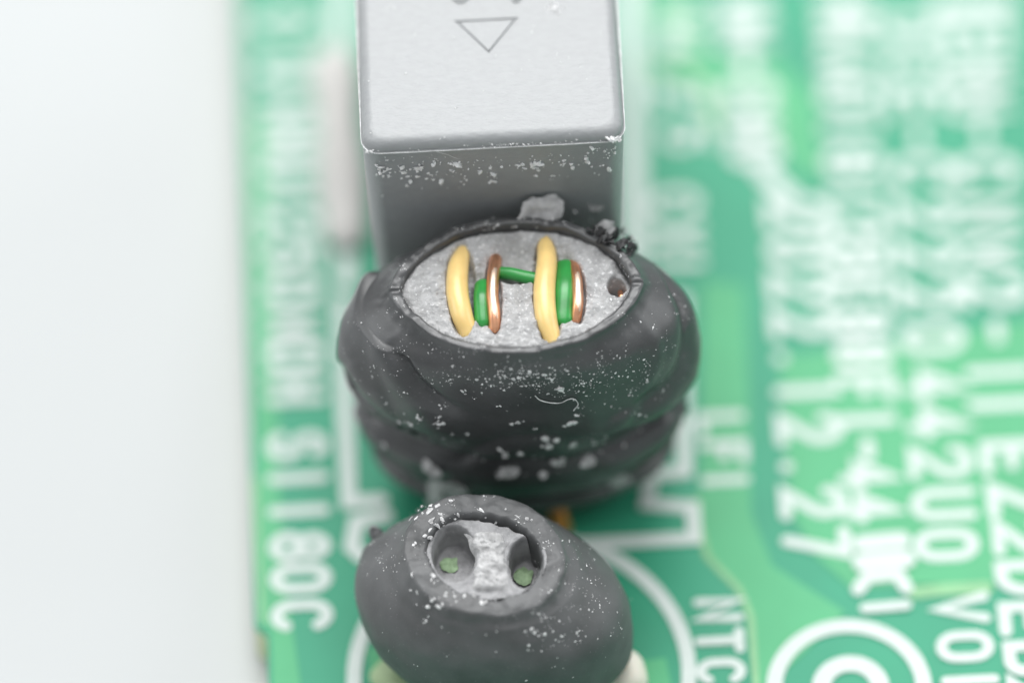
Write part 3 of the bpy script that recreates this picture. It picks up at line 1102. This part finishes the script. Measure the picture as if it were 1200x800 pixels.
flake(at(632, 246, 9.25), (0.1, -0.75, 0.65), 0.48, M['crumb'], 'largest pale grey flake standing at the back rim of the choke', 1.7, 1.45, 0.25)
flake(on_front(699, 242), (0, -1, 0.3), 0.16, M['crumb'], 'small pale oval flake on the right of the capacitor front', 5.1, 1.5, 0.1)
flake(at(708, 268, 8.9), (0.2, -0.7, 0.6), 0.26, M['crumb'], 'pale flake just behind the torn right end of the choke rim', 8.3, 1.3, 0.5)
for (u, v, s, lab, sd, el, an) in (
        (526, 574, 0.62, 'long grey ragged flake low on the choke just behind the thermistor ring', 2.2, 2.0, -0.2),
        (506, 548, 0.34, 'grey curled flake low on the left front of the choke', 3.9, 0.7, 0.5),
        (596, 552, 0.22, 'small long pale flake low in the middle of the choke front', 6.4, 1.7, 0.4),
        (637, 556, 0.14, 'round pale crumb right of the long flake on the choke front', 9.4, 0.9, 0.4),
        (689, 540, 0.18, 'pale lump on the lower right front of the choke', 4.4, 1.3, 0.8),
        (727, 562, 0.28, 'blurred wide grey flake lowest at the right of the choke', 7.4, 1.5, 0.5)):
    pk = csurf.pick(u, v, 9)
    if pk:
        flake(pk[0], pk[1] + np.array([0, 0, 0.3]), s, M['crumb'], lab, sd, el, an)

# fibre
fp = []
for u, v in ((627, 462), (633, 467), (645, 470), (657, 470), (666, 466), (673, 466), (677, 472), (672, 479)):
    pk = csurf.pick(u, v, 6)
    if pk:
        fp.append(pk[0] + pk[1] * 0.06)
V, F = tube(catmull(fp, 60), 0.018, 6)
o = mesh('fibre', V, F, M['dust'])
tag(o, 'thin pale curled fibre lying on the front of the choke sleeve', 'fibre')


def dust(name, surf, draws, label, m='dust'):
    parts = []
    for cu, cv, su, sv, cnt, s0, s1, box in draws:
        made = 0
        tries = 0
        while made < cnt and tries < cnt * 6:
            tries += 1
            if made and nrs.rand() < 0.45:
                u, v = lu + 5.0 * nrs.randn(), lv + 2.6 * nrs.randn()
            elif box:
                u, v = cu + su * (2 * nrs.rand() - 1), cv + sv * (2 * nrs.rand() - 1)
            else:
                u, v = cu + su * nrs.randn(), cv + sv * nrs.randn()
            pk = surf(u, v)
            if pk is None:
                continue
            made += 1
            lu, lv = u, v
            s = s0 + (s1 - s0) * nrs.rand() ** 3
            parts.append(speck(pk[0], pk[1], s, (0.22 if m == 'dust' else 0.6) + 0.35 * nrs.rand()))
    V, F = join(parts)
    o = mesh(name, V, F, M[m], smooth=False)
    tag(o, label, 'dust', kind='stuff')
    return o


dust('dust', lambda u, v: csurf.pick(u, v, 4), [
    (610, 443, 62, 8, 266, 0.014, 0.058, False), (690, 450, 50, 12, 112, 0.012, 0.045, False), (640, 436, 150, 20, 154, 0.010, 0.030, False),
    (600, 500, 190, 60, 56, 0.012, 0.04, True), (630, 525, 75, 24, 54, 0.05, 0.16, False), (560, 480, 90, 20, 40, 0.02, 0.07, False), (510, 505, 30, 18, 17, 0.04, 0.10, False),
    (735, 440, 32, 22, 70, 0.015, 0.04, False), (520, 415, 60, 22, 70, 0.010, 0.028, False),
    (610, 410, 130, 5, 56, 0.012, 0.028, False), (780, 360, 24, 40, 42, 0.01, 0.03, False), (430, 400, 18, 40, 35, 0.01, 0.03, False),
    (600, 264, 110, 5, 56, 0.015, 0.05, False), (470, 330, 8, 26, 56, 0.015, 0.04, False), (730, 330, 10, 30, 42, 0.012, 0.03, False),
], 'white dust specks scattered over the black choke sleeve')
psurf = Surface(pot)
dust('dust', lambda u, v: psurf.pick(u, v, 4), [(600, 335, 125, 60, 182, 0.012, 0.045, True), (540, 380, 60, 12, 35, 0.015, 0.045, False)],
     'white grains on the grey potting inside the choke opening')
dust('dust', lambda u, v: tsurf.pick(u, v, 4), [
    (660, 740, 45, 30, 98, 0.012, 0.045, False), (690, 690, 22, 30, 98, 0.012, 0.035, False), (560, 700, 150, 80, 84, 0.010, 0.030, True),
    (450, 640, 22, 20, 56, 0.012, 0.035, False), (520, 600, 45, 10, 64, 0.015, 0.11, False), (498, 650, 7, 26, 36, 0.015, 0.09, False),
    (535, 694, 26, 9, 39, 0.015, 0.10, False), (640, 640, 8, 30, 14, 0.015, 0.05, False), (630, 605, 30, 18, 22, 0.02, 0.06, False), (625, 738, 10, 8, 11, 0.03, 0.09, False),
], 'white dust specks scattered over the charcoal thermistor sleeve')


def front_pick(u, v):
    p = on_front(u, v)
    if CX0 + 0.3 < p[0] < CX1 - 0.3 and p[2] < 12.0:
        return np.array([p[0], CY + 0.03 + (12.0 - p[2]) * 0.019, p[2]]), np.array([0, -1.0, 0.05])
    return None


dust('dust', front_pick, [
    (480, 200, 24, 8, 62, 0.025, 0.12, False), (570, 196, 60, 9, 64, 0.025, 0.115, False), (660, 190, 45, 9, 48, 0.025, 0.11, False),
    (722, 172, 6, 5, 20, 0.02, 0.07, False), (580, 186, 140, 6, 42, 0.012, 0.04, True), (580, 225, 140, 40, 25, 0.02, 0.07, True),
], 'pale crumbs scattered over the dark front of the grey capacitor', 'chip')


def lid_pick(u, v):
    p = at(u, v, ZC)
    return p, np.array([0, 0, 1.0])


dust('dust', lid_pick, [(648, 8, 9, 4, 31, 0.015, 0.07, False), (570, 90, 140, 80, 56, 0.010, 0.028, True)],
     'white flecks on the pale top of the grey capacitor', 'chip')


def rim_pick(u, v):
    t = (min(727, max(430, u)) - 424) / (733 - 424)
    p = np.array([CX0 + (CX1 - CX0) * t, CY - 0.02, 12.14])
    return p + np.array([0, 0.1 * nrs.rand(), 0.12 * nrs.rand()]), np.array([0, -0.7, 0.7])


dust('dust', rim_pick, [(722, 165, 5, 4, 34, 0.02, 0.085, False), (580, 172, 130, 2, 56, 0.012, 0.04, True), (432, 172, 5, 4, 17, 0.02, 0.06, False)],
     'white chips along the front edge of the capacitor lid', 'chip')
